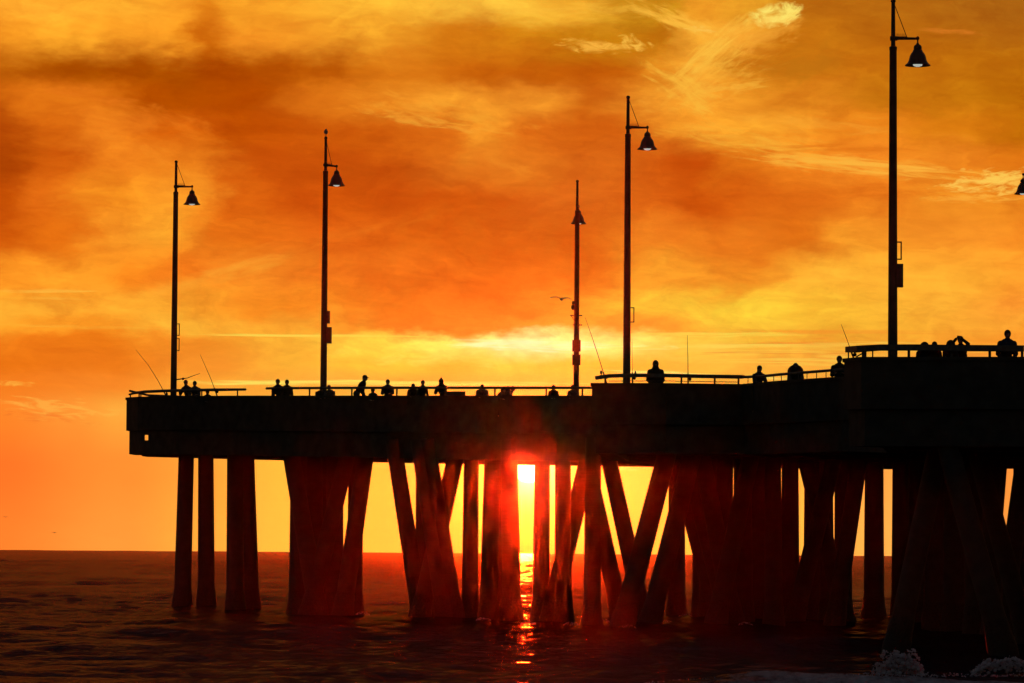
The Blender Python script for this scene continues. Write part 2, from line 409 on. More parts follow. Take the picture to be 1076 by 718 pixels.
# ------------------------------------------------------------------ gulls
def gull_flying(px, py, D, span, label, yaw=0, group=None):
    c = at(px, py, D); mb = MB(); s = span/1.2
    mb.tube([c+Vector((0,-.26,0))*s, c+Vector((0,-.2,.01))*s, c+Vector((0,-.05,0))*s, c+Vector((0,.12,0))*s, c+Vector((0,.3,.01))*s], [.03*s,.055*s,.085*s,.06*s,.02*s], 12)
    mb.tube([c+Vector((0,-.34,-.02))*s, c+Vector((0,-.25,0))*s], [.006*s,.018*s], 6)
    o = mb.build('gull', M_GULL, None, origin=c)
    for sd in (-1, 1):
        w = MB(); pr = [(0,.02,.0,.11),(.18,.0,.085,.11),(.34,.02,.10,.09),(.48,.06,.065,.06),(.60,.12,.015,.015)]
        v = []; f = []
        for (x, y, z, ch) in pr:
            for (dy, dz) in ((-ch, -.3*ch), (0, .022), (ch, .3*ch), (0, -.018)): v.append(c+Vector((sd*x, y+dy, z+dz))*s)
        for i in range(len(pr)-1):
            for k in range(4): f.append((i*4+k, i*4+(k+1) % 4, (i+1)*4+(k+1) % 4, (i+1)*4+k))
        f += [(0,1,2,3), tuple(range(len(v)-4, len(v)))]
        w.add(v, f); w.build('wing', M_GULL, o, origin=c)
    o.rotation_euler = (0, R(4), R(yaw)); tag(o, label, 'gull', group); return o
gull_flying(590, 314.5, 200, 1.18, 'gull gliding with spread wings just left of the short lamp post', 12)
gull_flying(57, 560, 480, .75, 'tiny distant gull low over the horizon at the far left', 35, )
gull_flying(5.8, 543.5, 520, .7, 'faintest distant gull against the sky at the left edge', 10)
tp = posts[1].location + Vector((0, 0, 11.15*posts[1].scale.z))
mb = MB()
mb.ell(tp+Vector((0,0,.19)), (.085, .15, .085), Matrix.Rotation(R(35), 3, 'X'))
mb.ell(tp+Vector((.0,.07,.29)), (.045, .055, .045)); mb.cone(tp+Vector((0,.04,.22)), tp+Vector((0,.07,.28)), .06, .045)
mb.cone(tp+Vector((0,.11,.285)), tp+Vector((0,.16,.28)), .014, .005); mb.cone(tp+Vector((0,-.1,.13)), tp+Vector((0,-.2,.08)), .04, .012)
gp = mb.build('gull', M_GULL, None, origin=tp, remesh=.008)
mb = MB()
for sx in (-.02, .02): mb.tube([tp+Vector((sx,0,.005)), tp+Vector((sx,0,.13))], .007, 6); mb.box(tp+Vector((sx,.02,.006)), (.03,.05,.008))
mb.build('leg', M_GULL, gp, origin=tp)
gp.scale = (1, 1, 1)
tag(gp, 'gull perched on the tip of the second lamp post from the left', 'gull')

# ------------------------------------------------------------------ people
def make_person(px, ytop, D, yaw, label, hgt=None, pose='rail', bulk=1.0, head='hair', cloth=0, extra=None, turn=0, minlean=0):
    """stands on the deck D metres out; the crown of the head is where the photo shows it"""
    crown = at(px, ytop, D); zb = ztop(crown.x, D)+DECK; h = crown.z-zb
    if head in ('hood', 'point'): h -= .03
    if head == 'point': h -= .06
    Hh = min(1.84, max(h+.03, 1.56)); s = Hh/1.7
    if minlean: s = 1.09
    if h < 1.15: s = max(.62, h/1.7*1.04)
    lean = minlean
    TL = .52*s; HD = .28*s
    def crown_z(a): return (.92*s) + TL*math.cos(a) + HD*math.cos(a*.35)
    while crown_z(lean) > h and lean < 1.35: lean += .01
    hip = Vector((0, 0, .92*s)); dirn = Vector((0, math.sin(lean), math.cos(lean))); nrm = Vector((0, math.cos(lean), -math.sin(lean)))
    nb = hip+dirn*TL*.97
    hd = Vector((0, math.sin(lean*.35), math.cos(lean*.35)))
    hc = nb+hd*(.165*s)
    b = s*bulk
    X = Vector((1, 0, 0)); parts = []
    rotH = Matrix.Rotation(R(turn), 3, 'Z') @ Matrix.Rotation(-lean*.35, 3, 'X')
    body = MB(); jack = MB(); trou = MB()
    for sx in (-1, 1):
        hj = hip+X*sx*.09*s; kn_ = Vector((sx*.10*s, .03*s, .49*s)); an = Vector((sx*.11*s, -.01*s, .09*s))
        body.cone(hj, kn_, .078*b, .052*s); body.cone(kn_, an, .052*s, .036*s)
        body.cone(an+Vector((0,-.03*s,-.045*s)), an+Vector((0,.15*s,-.055*s)), .038*s, .032*s)
        trou.cone(hj+Vector((0,0,.02)), kn_, .092*b, .066*s); trou.cone(kn_, an+Vector((0,0,.03)), .066*s, .058*s)
        sh = nb-dirn*.085*s+X*sx*.158*b
        if pose == 'rail': el = sh+Vector((sx*.045, .12, -.24))*s; wr = el+Vector((-sx*.09, .22, -.02+.06*(lean < .3)))*s
        elif pose == 'down': el = sh+Vector((sx*.07, -.01, -.28))*s; wr = el+Vector((-.02*sx, .10, -.23))*s
        elif pose == 'pocket': el = sh+Vector((sx*.055, -.03, -.27))*s; wr = el+Vector((-sx*.09, .16, -.16))*s
        elif pose == 'phone': el = sh+Vector((sx*.06, .22, -.06))*s; wr = el+Vector((-sx*.16, .12, .20))*s
        elif pose == 'head': el = sh+Vector((sx*.13, .10, .12))*s; wr = el+Vector((-sx*.20, .08, .17))*s
        elif pose == 'rod': el = sh+Vector((sx*.08, .10, -.24))*s; wr = el+Vector((-sx*.10, .20, .10))*s
        body.cone(sh, el, .052*s, .04*s); body.cone(el, wr, .039*s, .027*s)
        jack.cone(sh, el, .076*b, .064*b); jack.cone(el, el+(wr-el)*.9, .06*b, .046*s)
        f = (wr-el).normalized(); side = f.cross(Vector((0, 0, 1))); side = side.normalized() if side.length > .1 else X.copy()
        dn = side.cross(f)
        pal = wr+f*.045*s; body.cone(wr, wr+f*.07*s, .028*s, .033*s, flat=.55)
        for q, (L, bend) in enumerate([(.062, .5), (.074, .55), (.07, .6), (.055, .7)]):
            r_ = wr+f*.085*s+side*(.024-.016*q)*s; m_ = r_+f*L*.5*s; t_ = m_+(f*math.cos(bend)-dn*-math.sin(bend)*-1)*L*.5*s
            body.cone(r_, m_, .0085*s, .008*s, 6); body.cone(m_, t_, .008*s, .007*s, 6)
        tb = wr+f*.03*s-side*.02*s*sx; body.cone(tb, tb+(f*.7-side*.6*sx).normalized()*.055*s, .011*s, .008*s, 6)
    # trunk
    for M_, g in ((body, 0), (jack, .022)):
        M_.ell(hip+Vector((0,0,.0)), (.155*b+g, .105*b+g, .12*s+g))
        M_.ell(hip+dirn*TL*.38, (.14*b+g, .10*b+g, .2*s+g), Matrix.Rotation(-lean, 3, 'X'))
        M_.ell(hip+dirn*TL*.70, (.172*b+g, .115*b+g, .19*s+g), Matrix.Rotation(-lean, 3, 'X'))
        for sx in (-1, 1): M_.cone(nb-dirn*.005*s, nb-dirn*.075*s+X*sx*.14*b, .058*b+g*.6, .05*b+g*.6)
        if g: M_.cone(nb-dirn*.03*s, nb+hd*.055*s, .085*b, .066*s)
    body.cone(nb-dirn*.04*s, hc-hd*.04*s, .055*s, .048*s)
    body.ell(hc, (.080*s, .099*s, .120*s), rotH)
    body.ell(hc+rotH @ Vector((0, .035, -.06))*s, (.052*s, .055*s, .05*s), rotH)
    body.cone(hc+rotH @ Vector((0, .088, .01))*s, hc+rotH @ Vector((0, .108, -.022))*s, .010*s, .015*s, 8)
    for sx in (-1, 1): body.ell(hc+rotH @ Vector((sx*.077, -.005, -.005))*s, (.012*s, .022*s, .032*s), rotH, 8, 6)
    # where the crown really came out
    rz = Matrix.Rotation(R(yaw), 3, 'Z')
    top = hc+rotH @ Vector((0, 0, .115))*s
    off = rz @ Vector((top.x, top.y, 0))
    root = Vector((crown.x-off.x, D, zb))
    o = body.build('person', M_SKIN, None, origin=(0, 0, 0), remesh=.0125)
    def kid(mb, name, m, rm=.016):
        k = mb.build(name, m, None, origin=(0, 0, 0), remesh=rm); k.parent = o; return k
    kid(jack, 'jacket', CLOTHS[cloth % 4]); kid(trou, 'trousers', CLOTHS[(cloth+2) % 4])
    # face
    fm = MB()
    for sx in (-1, 1):
        fm = MB(); fm.ell(hc+rotH @ Vector((sx*.03, .087, .012))*s, (.012*s, .01*s, .008*s), rotH, 8, 6)
        k = fm.build('eye', M_HAIR, None, origin=(0, 0, 0)); k.parent = o
    fm = MB(); fm.ell(hc+rotH @ Vector((0, .091, -.052))*s, (.022*s, .008*s, .006*s), rotH, 8, 6)
    k = fm.build('mouth', M_HAIR, None, origin=(0, 0, 0)); k.parent = o
    hm = MB()
    if head in ('hair', 'long', 'bun'):
        hm.ell(hc+rotH @ Vector((0, -.014, .022))*s, (.093*s, .108*s, .112*s), rotH)
        if head == 'long':
            hm.cone(hc+rotH @ Vector((0, -.05, 0))*s, hc+Vector((0, -.09, -.24))*s, .075*s, .06*s)
        if head == 'bun': hm.ell(hc+rotH @ Vector((0, -.09, .07))*s, (.045*s,)*3)
        kid(hm, 'hair', M_HAIR, .012)
    elif head == 'cap':
        hm.ell(hc+rotH @ Vector((0, -.004, .035))*s, (.085*s, .10*s, .092*s), rotH)
        hm.ell(hc+rotH @ Vector((0, .11, .045))*s, (.065*s, .07*s, .012*s), rotH); kid(hm, 'cap', CLOTHS[(cloth+1) % 4], .012)
    elif head == 'beanie':
        hm.ell(hc+rotH @ Vector((0, -.006, .04))*s, (.088*s, .103*s, .10*s), rotH); kid(hm, 'beanie', CLOTHS[(cloth+1) % 4], .012)
    else:
        hm.ell(hc+rotH @ Vector((0, -.012, .008))*s, (.108*s, .12*s, .137*s), rotH)
        hm.cone(hc+Vector((0, -.03, -.05))*s, nb-dirn*.03*s, .095*s, .12*b)
        if head == 'point': hm.cone(hc+rotH @ Vector((0, -.03, .09))*s, hc+rotH @ Vector((0, -.05, .20))*s, .07*s, .012*s)
        kid(hm, 'hood', CLOTHS[cloth % 4], .012)
    if extra == 'backpack':
        bm = MB(); bm.ell(hip+dirn*TL*.62-nrm*.2*s, (.17*s, .12*s, .25*s), Matrix.Rotation(-lean, 3, 'X')); kid(bm, 'backpack', CLOTHS[(cloth+1) % 4])
    if extra == 'cape':
        bm = MB(); bm.ell(nb+Vector((0, -.02, -.02)), (.29, .2, .27)); kid(bm, 'cape', CLOTHS[2], .02)
    if extra == 'big_hair':
        bm = MB(); bm.ell(hc+Vector((0, -.03, -.02))*s, (.15*s, .14*s, .17*s)); kid(bm, 'curly_hair', M_HAIR)
    o.location = root; o.rotation_euler = (0, 0, R(yaw))
    tag(o, label, 'person'); o['group'] = 'people along the pier railing'
    return o, root
def pd(S, px, extra=.75): return edge_at(S, px)[1]+extra
PE = [
 # section, px, crown y, yaw, label, pose, bulk, head, cloth, extra
 (S1,195.5,399.3,150,'person in a cap holding a fishing rod level, right of the leftmost lamp post','rod',1.05,'cap',0,None),
 (S1,205,400.6,170,'bare headed person standing just right of the one holding the rod','rail',1.1,'hair',1,None),
 (S1,219,410.5,180,'small low figure mostly behind the parapet near the left end','rail',.8,'hair',2,None),
 (S1,292,398.6,160,'left one of the two people close together at the gap in the railing','pocket',1.05,'hair',0,None),
 (S1,302,399.3,190,'right one of the two people close together, left of the gull topped lamp post','pocket',1.1,'hair',3,None),
 (S1,338.5,406.3,200,'person bent low directly behind the gull topped lamp post','rail',1.05,'cap',2,None),
 (S1,346,405.3,165,'person leaning on the rail just right of the gull topped lamp post','rail',1.1,'hair',1,None),
 (S1,384,394,-84,'person bending forward to the right over the railing','down',1.05,'cap',2,None),
 (S1,392.3,408.7,180,'small head just above the parapet between the bending person and the next','rail',.85,'hair',1,None),
 (S1,407.6,399,175,'broad shouldered person with head up, second right of the bending one','rail',1.15,'hair',0,None),
 (S1,434.5,403.6,180,'stooping person in a cap left of the slim upright one','rail',1.1,'cap',3,None),
 (S1,444.5,399.8,185,'slim upright person between the stooping one and the pointed hood','down',.95,'hair',2,None),
 (S1,463.3,396,150,'person in a pointed hood with elbows out at the railing','rail',1.2,'point',2,None),
 (S1,506.8,404.6,180,'lone person leaning low on the rail in the middle of the far section','rail',1.15,'cap',1,None),
 (S1,530,407.6,190,'small low head left of the person with the backpack','rail',.85,'hair',3,None),
 (S1,540.3,406.2,-95,'person stooping with a backpack above the sun','rail',1.0,'hair',0,'backpack'),
 (S1,581.5,405.6,180,'slight person leaning on the rail left of the short lamp post','rail',.95,'hair',2,None),
 (S1,601.5,405.4,170,'person leaning on the rail at the foot of the short lamp post','rail',1.05,'hair',1,None),
 (S2,689,376,185,'large hooded person standing alone at the railing right of a lamp post','pocket',1.2,'hood',2,None),
 (S2,798,384.4,-160,'long haired person leaning on the sloping rail','rail',1.1,'long',0,None),
 (S2,835.5,381.3,180,'bulky round hooded person hunched over the sloping rail','rail',1.2,'hood',1,'cape'),
 (S2,882,371,175,'person standing where the sloping rail meets the nearest section','rail',1.15,'hair',2,None),
 (S3,970,360.8,180,'leftmost person behind the nearest railing, curly head just over it','rail',1.1,'hair',0,'big_hair'),
 (S3,980.2,360,170,'slim headed person second from left behind the nearest railing','rail',.95,'hair',3,None),
 (S3,998,358.6,190,'person with big curly hair beside the one with raised arms','rail',1.05,'hair',1,'big_hair'),
 (S3,1008,353.5,150,'person raising both arms to take a picture over the nearest railing','head',.9,'hair',2,None),
 (S3,1057.7,347.2,185,'broad person standing at the right end of the nearest railing','pocket',1.15,'bun',0,None)]
people = []
for (S, px, y, yaw, lab, pose, bulk, head, cl, ex) in PE:
    people.append(make_person(px, y, pd(S, px), yaw, lab, pose=pose, bulk=bulk, head=head, cloth=cl, extra=ex, minlean=.55 if px == 384 else 0))

# ------------------------------------------------------------------ fishing rods
def rod(pts, label, r=.017, reel=True, S=None, group=None):
    mb = MB(); P_ = [Vector(p) for p in pts]; Q = []
    for i in range(len(P_)-1):
        for k in range(4): Q.append(P_[i].lerp(P_[i+1], k/4))
    Q.append(P_[-1]); n = len(Q)
    mb.tube(Q, [r*(1-.6*i/(n-1)) for i in range(n)], 6)
    o = mb.build('fishing_rod', M_ROD, None, origin=Q[0])
    h = MB(); d = (Q[1]-Q[0]).normalized(); h.tube([Q[0]-d*.35, Q[0]+d*.25], .028, 8); h.build('handle', M_ROD, o, origin=Q[0])
    if reel: w = MB(); w.ell(Q[0]+d*.05+Vector((.07, -.03, 0)), (.055, .05, .06)); w.build('reel', M_BOX, o, origin=Q[0])
    tag(o, label, 'fishing rod', 'fishing rods leaning on the pier railing'); return o
def rpts(S, L, dd=.3): return [at(x, y, edge_at(S, x)[1]+dd) for x, y in L]
rod(rpts(S1, [(174,415),(166,400),(156,384),(142.6,367.6)]), 'fishing rod slanting left off the far left end of the pier')
rod(rpts(S1, [(227,413),(221.5,398),(210.4,372.7)]), 'fishing rod slanting left, right of the two people at the left end')
rod(rpts(S1, [(190,398.4),(197,397.3),(203,395),(210,392.6)], .45), 'rod held almost level by the person in a cap', .022)
rod(rpts(S2, [(636,398),(628,372),(621,351),(614.8,333.5)]), 'long fishing rod leaning left between the two middle lamp posts')
rod(rpts(S2, [(664.6,399),(664.4,376),(664.2,356)]), 'short upright rod right beside the lamp post near the hooded person', .012)
rod(rpts(S2, [(723,400),(722.8,376),(722.2,352.5)]), 'upright fishing rod standing right of the hooded person')
rod(rpts(S3, [(896,374),(890,357),(884,341)]), 'thin fishing rod at the left corner of the nearest section', .014)
# things on the parapet of the second bay
mb = MB(); p = rp(S2, 631.6, 399, .15); mb.tube([p, p+Vector((0, 0, .22))], .02, 8); mb.ell(p+Vector((0, 0, .26)), (.045, .04, .075))
tag(mb.build('rod_holder', M_BOX, None, origin=p), 'small rod holder at the left tip of the middle railing', 'rod holder')
mb = MB(); p = rp(S2, 667.6, 394.5, .15); mb.lathe([(0, 0), (.036, 0), (.036, .11), (.016, .14), (.016, .17), (0, .17)], 12, p)
tag(mb.build('bottle', M_BOX, None, origin=p), 'small bottle standing on the railing beside the lamp post', 'bottle')
p = at(479, 416.4, edge_at(S1, 479)[1]+.12); p.z += .02
mb = MB(); mb.box(p+Vector((0,0,.07)), (.75, .3, .14)); mb.box(p+Vector((0,0,.15)), (.78, .33, .02))
tag(mb.build('tackle_box', M_BOX, None, origin=p, smooth=False), 'long flat tackle box on the parapet right of the pointed hood', 'box')

# ------------------------------------------------------------------ the sea
ys = list(np.arange(-60, 60, 2.0)) + list(np.arange(60, 110, .16)) + list(np.arange(110, 200, .26))
y = 200.0; st = .3
while y < 1299: ys.append(y); y += st; st = min(st*1.02, 1.1 if y < 550 else 2.6)
ys.append(1300.)
ys = np.array(ys)
xs = list(np.arange(0, 30, .22)); x = 30.0; st = .25
while x < 1200: xs.append(x); x += st; st = min(st*1.04, .9) if x < 80 else (min(st*1.04, 2.2) if x < 190 else st*1.12)
xs = np.array(sorted([-a for a in xs[1:]]+xs))
dX = np.gradient(xs); dY = np.gradient(ys)
XX, YY = np.meshgrid(xs, ys); SX, SY = np.meshgrid(dX, dY)
Z = np.zeros_like(XX); N_ = 84
for k in range(N_):
    lam = .6*(34/.6)**(k/(N_-1))
    lam *= rng.uniform(.93, 1.07)
    th = rng.normal(0, .72 if lam < 6 else .55)
    kx, ky = math.sin(th)*2*math.pi/lam, math.cos(th)*2*math.pi/lam
    amp = .0150*lam**.75 if lam < 2 else (.0240*(lam/2)**.70 if lam < 9 else .0690*(lam/9)**.25)
    att = np.clip(1.6-np.abs(kx)*SX*.9, 0, 1)*np.clip(1.6-np.abs(ky)*SY*.9, 0, 1)
    ph = kx*XX+ky*YY+rng.uniform(0, 6.28)
    s_ = np.sin(ph); Z += amp*att*(s_*.7+.55*(1-2*np.abs(np.sin(ph*.5+.7))))
Z -= Z[(YY > 70) & (YY < 220)].mean()
Z = Z+.35*np.maximum(Z, 0)**2-.03
Z *= 1-.6*np.clip((YY-600)/600, 0, 1)   # peaked crests, flat troughs
# breaking wave near the lower right
foam = np.zeros_like(Z)
crest_y = 79.2+.35*np.sin(XX*.55)+.22*np.sin(XX*1.3+1)
env = 1/(1+np.exp(-(XX-4.0)*1.5))*1/(1+np.exp((XX-30)*.5))
dy = YY-crest_y
ridge = np.where(dy < 0, np.exp(-(dy/1.1)**2), np.exp(-(dy/2.6)**2))
Z += .30*env*ridge
foam += env*np.clip((-dy+.1)*2.5, 0, 1)*np.clip((4.5+dy), 0, 1)
r1 = np.exp(-((XX-8.1)/1.0)**2-((YY-84.5)/1.3)**2); r2 = np.exp(-((XX-12)/1.6)**2-((YY-86)/.8)**2)
foam += .3*r2
v = np.stack([XX.ravel(), YY.ravel(), Z.ravel()], 1).astype(np.float32)
ny, nx = XX.shape
me = bpy.data.meshes.new('sea')
idx = np.arange(ny*nx).reshape(ny, nx)
q = np.stack([idx[:-1, :-1].ravel(), idx[:-1, 1:].ravel(), idx[1:, 1:].ravel(), idx[1:, :-1].ravel()], 1).astype(np.int32)
me.vertices.add(len(v)); me.vertices.foreach_set('co', v.ravel())
me.loops.add(q.size); me.loops.foreach_set('vertex_index', q.ravel())
me.polygons.add(len(q)); me.polygons.foreach_set('loop_start', np.arange(0, q.size, 4, dtype=np.int32))
me.polygons.foreach_set('use_smooth', np.ones(len(q), dtype=bool)); me.update(calc_edges=True)
at_ = me.attributes.new('foam', 'FLOAT', 'POINT'); at_.data.foreach_set('value', np.clip(foam, 0, 1).ravel().astype(np.float32))
sea = bpy.data.objects.new('sea', me); COL.objects.link(sea); tag(sea, kind='structure')
print('sea verts', len(v))
mw = bpy.data.materials.new('sea_water'); mw.use_nodes = True; nt = mw.node_tree; L = nt.links.new
b = nt.nodes['Principled BSDF']; b.inputs['IOR'].default_value = 1.333
b.inputs['Base Color'].default_value = (.010, .012, .013, 1); b.inputs['Roughness'].default_value = .2
tc = nt.nodes.new('ShaderNodeTexCoord')
mp = nt.nodes.new('ShaderNodeMapping'); mp.inputs['Scale'].default_value = (1.0, 1.5, 1); L(tc.outputs['Object'], mp.inputs['Vector'])
n1 = nt.nodes.new('ShaderNodeTexNoise'); n1.inputs['Scale'].default_value = 2.4; n1.inputs['Detail'].default_value = 5; n1.inputs['Roughness'].default_value = .6
L(mp.outputs[0], n1.inputs['Vector'])
bp = nt.nodes.new('ShaderNodeBump'); bp.inputs['Strength'].default_value = .9; bp.inputs['Distance'].default_value = .11
L(n1.outputs['Fac'], bp.inputs['Height']); L(bp.outputs[0], b.inputs['Normal'])
b.inputs['Specular IOR Level'].default_value = 0; b.inputs['Base Color'].default_value = (.016, .012, .018, 1); b.inputs['Roughness'].default_value = .9
gl = nt.nodes.new('ShaderNodeBsdfGlossy'); gl.inputs['Roughness'].default_value = .09; gl.inputs['Color'].default_value = (.92, .64, .78, 1); L(bp.outputs[0], gl.inputs['Normal'])
fr = nt.nodes.new('ShaderNodeFresnel'); fr.inputs['IOR'].default_value = 1.33; L(bp.outputs[0], fr.inputs['Normal'])
fm_ = nt.nodes.new('ShaderNodeMapRange'); fm_.inputs['To Max'].default_value = .28; L(fr.outputs[0], fm_.inputs['Value'])
wmix = nt.nodes.new('ShaderNodeMixShader'); L(fm_.outputs[0], wmix.inputs[0]); L(b.outputs[0], wmix.inputs[1]); L(gl.outputs[0], wmix.inputs[2])
# foam broken by noise
fa = nt.nodes.new('ShaderNodeAttribute'); fa.attribute_name = 'foam'
n2 = nt.nodes.new('ShaderNodeTexNoise'); n2.inputs['Scale'].default_value = 3.5; n2.inputs['Detail'].default_value = 8; n2.inputs['Roughness'].default_value = .7
mp2 = nt.nodes.new('ShaderNodeMapping'); mp2.inputs['Scale'].default_value = (1, .5, 1); L(tc.outputs['Object'], mp2.inputs['Vector']); L(mp2.outputs[0], n2.inputs['Vector'])
ad = nt.nodes.new('ShaderNodeMath'); ad.operation = 'MULTIPLY_ADD'; ad.inputs[1].default_value = .55; ad.inputs[2].default_value = 0; L(fa.outputs['Fac'], ad.inputs[0])
ad2 = nt.nodes.new('ShaderNodeMath'); ad2.operation = 'ADD'; L(ad.outputs[0], ad2.inputs[0]); L(n2.outputs['Fac'], ad2.inputs[1])
mr = nt.nodes.new('ShaderNodeMapRange'); mr.inputs['From Min'].default_value = .80; mr.inputs['From Max'].default_value = 1.35; L(ad2.outputs[0], mr.inputs['Value'])
fb = nt.nodes.new('ShaderNodeBsdfDiffuse'); fb.inputs['Color'].default_value = (.80, .70, .78, 1); L(bp.outputs[0], fb.inputs['Normal'])
mx = nt.nodes.new('ShaderNodeMixShader'); L(mr.outputs[0], mx.inputs[0]); L(wmix.outputs[0], mx.inputs[1]); L(fb.outputs[0], mx.inputs[2])
L(mx.outputs[0], nt.nodes['Material Output'].inputs['Surface']); me.materials.append(mw)

# foam thrown up by the breaking wave: lumps and droplets
def splash(cx, cy, w, h, n, seed, z0=.12):
    rr = np.random.default_rng(seed); mb = MB()
    octv = [(1,0,0),(-1,0,0),(0,1,0),(0,-1,0),(0,0,1),(0,0,-1)]; octf = [(0,2,4),(2,1,4),(1,3,4),(3,0,4),(2,0,5),(1,2,5),(3,1,5),(0,3,5)]
    lumps = []
    for k in range(max(4, int(10+w*760*h))):
        a = rr.uniform(-1, 1); top = h*max(.10, (1-a*a)**.7)*(.9+.1*math.sin(a*6+seed)); r = rr.uniform(.022, .075)*min(w, h*1.3)
        z = z0+max(0, top-r)*rr.uniform(.0, 1)**.7
        lumps.append((cx+a*w, cy+rr.normal(0, .12), z, r))
    for (x, yy, z, r) in lumps:
        mb.ell((x, yy, z), (r*1.2, r, r), None, 14, 10, fn=lambda p, x=x, z=z: 1+.35*mnoise.fractal(Vector((p.x*2.2+x*7, p.y*2.2+z*9, p.z*2.2+seed)), .7, 2.2, 6))
    for k in range(n):
        x, yy, z, r = lumps[int(rr.integers(len(lumps)))]
        d = rr.normal(0, 1, 3); d /= np.linalg.norm(d); d[2] = abs(d[2])*1.1-.2; q = r*rr.uniform(.85, 1.25 if rr.random() < .7 else 2.6)
        e = rr.uniform(.004, .013)
        mb.add([(x+d[0]*q+vx*e, yy+d[1]*q+vy*e, z+d[2]*q+vz*e*rr.uniform(.7, 1.6)) for vx, vy, vz in octv], octf)
    return mb
def foam_obj(parts, label_origin):
    mb = MB()
    for p in parts: mb.add(p.v, p.f)
    o = mb.build('sea_spray', M_FOAM, None, origin=label_origin); return o
a1 = on_water(948, 717); a2 = on_water(1062, 713)
lo = []
for k in range(26):
    x = 3.0+k*.36+random.uniform(-.15, .15)
    cyk = 79.0+.35*math.sin(x*.55)+.22*math.sin(x*1.3+1)
    lo.append(splash(x, cyk-.1, random.uniform(.15, .4), random.uniform(.04, .10), 90, 50+k, .26*(1/(1+math.exp(-(x-4)*1.5)))))
tag(foam_obj([splash(a1.x, a1.y+.6, .52, .66, 4200, 3, .05), splash(a1.x-.30, a1.y+.7, .3, .62, 1300, 8, .08), splash(a1.x+.22, a1.y+.65, .34, .70, 1300, 12, .08)]+
             [splash(a2.x, a2.y+1.1, .72, .42, 2600, 5, .08)]+lo, a1), 'white foam and spray breaking over the wave in front of the pier', 'sea foam', kind='stuff')
# spray lapping round a few piles
sp = []
for (px, py) in [(243,640),(353,643),(508,652),(555,656),(600,657),(634,654),(700,655),(720,648),(783,657),(927,676),(1015,655),(1030,655),(381,646),(660,660)]:
    w = on_water(px, py); sp.append(splash(w.x, w.y, .28, .14, 60, int(px), 0))
tag(foam_obj(sp, on_water(600, 657)), 'specks of foam lapping at the feet of the piles', 'sea foam', kind='stuff')

# ------------------------------------------------------------------ sky
wd = bpy.data.worlds.new('World'); sc.world = wd; wd.use_nodes = True; nt = wd.node_tree; L = nt.links.new
for n in list(nt.nodes): nt.nodes.remove(n)
def S_(v, sock):
    if isinstance(v, (int, float)): sock.default_value = v
    else: L(v, sock)
def m_(op, a, b=0., c=0., clamp=False):
    n = nt.nodes.new('ShaderNodeMath'); n.operation = op; n.use_clamp = clamp
    S_(a, n.inputs[0]); S_(b, n.inputs[1]); S_(c, n.inputs[2]); return n.outputs[0]
def rng_(v, a, b, c=0., d=1., smooth=True):
    n = nt.nodes.new('ShaderNodeMapRange'); n.interpolation_type = 'SMOOTHSTEP' if smooth else 'LINEAR'
    S_(v, n.inputs['Value']); n.inputs['From Min'].default_value = a; n.inputs['From Max'].default_value = b
    n.inputs['To Min'].default_value = c; n.inputs['To Max'].default_value = d; return n.outputs[0]
def mixc(f, a, b, mode='MIX'):
    n = nt.nodes.new('ShaderNodeMix'); n.data_type = 'RGBA'; n.blend_type = mode; S_(f, n.inputs[0])
    for v, s in ((a, n.inputs[6]), (b, n.inputs[7])):
        if isinstance(v, tuple): s.default_value = tuple(v)+((1,) if len(v) == 3 else ())
        else: L(v, s)
    return n.outputs[2]
def comb(x, y, z=0.):
    n = nt.nodes.new('ShaderNodeCombineXYZ'); S_(x, n.inputs[0]); S_(y, n.inputs[1]); S_(z, n.inputs[2]); return n.outputs[0]
def nz(vec, scale=1., det=5, rough=.55, dist=0.):
    n = nt.nodes.new('ShaderNodeTexNoise'); L(vec, n.inputs['Vector']); n.inputs['Scale'].default_value = scale
    n.inputs['Detail'].default_value = det; n.inputs['Roughness'].default_value = rough; n.inputs['Distortion'].default_value = dist
    return n
tc = nt.nodes.new('ShaderNodeTexCoord'); sp_ = nt.nodes.new('ShaderNodeSeparateXYZ'); L(tc.outputs['Generated'], sp_.inputs[0])
dx, dyy, dz = sp_.outputs
az = m_('ARCTAN2', dx, dyy); el = m_('ARCSINE', dz)
U = m_('MULTIPLY_ADD', az, F, 538.)                      # bearing, in steps of 1/4000 rad
Vv = m_('SUBTRACT', 0., m_('MULTIPLY_ADD', el, F, -EYE))  # height counted down from above the horizon
Vv = m_('ADD', Vv, m_('MULTIPLY_ADD', U, .0068, -538*.0068))
# broad warping of the cloud layout
wc = comb(m_('MULTIPLY', U, 1/150.), m_('MULTIPLY', Vv, 1/75.))
wn = nz(wc, 1., 4, .55); ws = nt.nodes.new('ShaderNodeSeparateColor'); L(wn.outputs['Color'], ws.inputs[0])
fine = nz(comb(m_('MULTIPLY', U, 1/34.), m_('MULTIPLY', Vv, 1/15.), 3.), 1., 6, .6); fs = nt.nodes.new('ShaderNodeSeparateColor'); L(fine.outputs['Color'], fs.inputs[0])
hfade = rng_(Vv, 330., 430., 1., .12)                   # calm bands near the horizon
def warp(base, a, ka, b_, kb):
    w = m_('ADD', m_('MULTIPLY', m_('SUBTRACT', a, .5), ka), m_('MULTIPLY', m_('SUBTRACT', b_, .5), kb))
    return m_('ADD', base, m_('MULTIPLY', w, hfade))
Uw = warp(U, ws.outputs[0], 90., fs.outputs[0], 46.)
Vw = warp(Vv, ws.outputs[1], 50., fs.outputs[1], 24.)
un = m_('DIVIDE', m_('ADD', Uw, 100.), 1276., clamp=True)
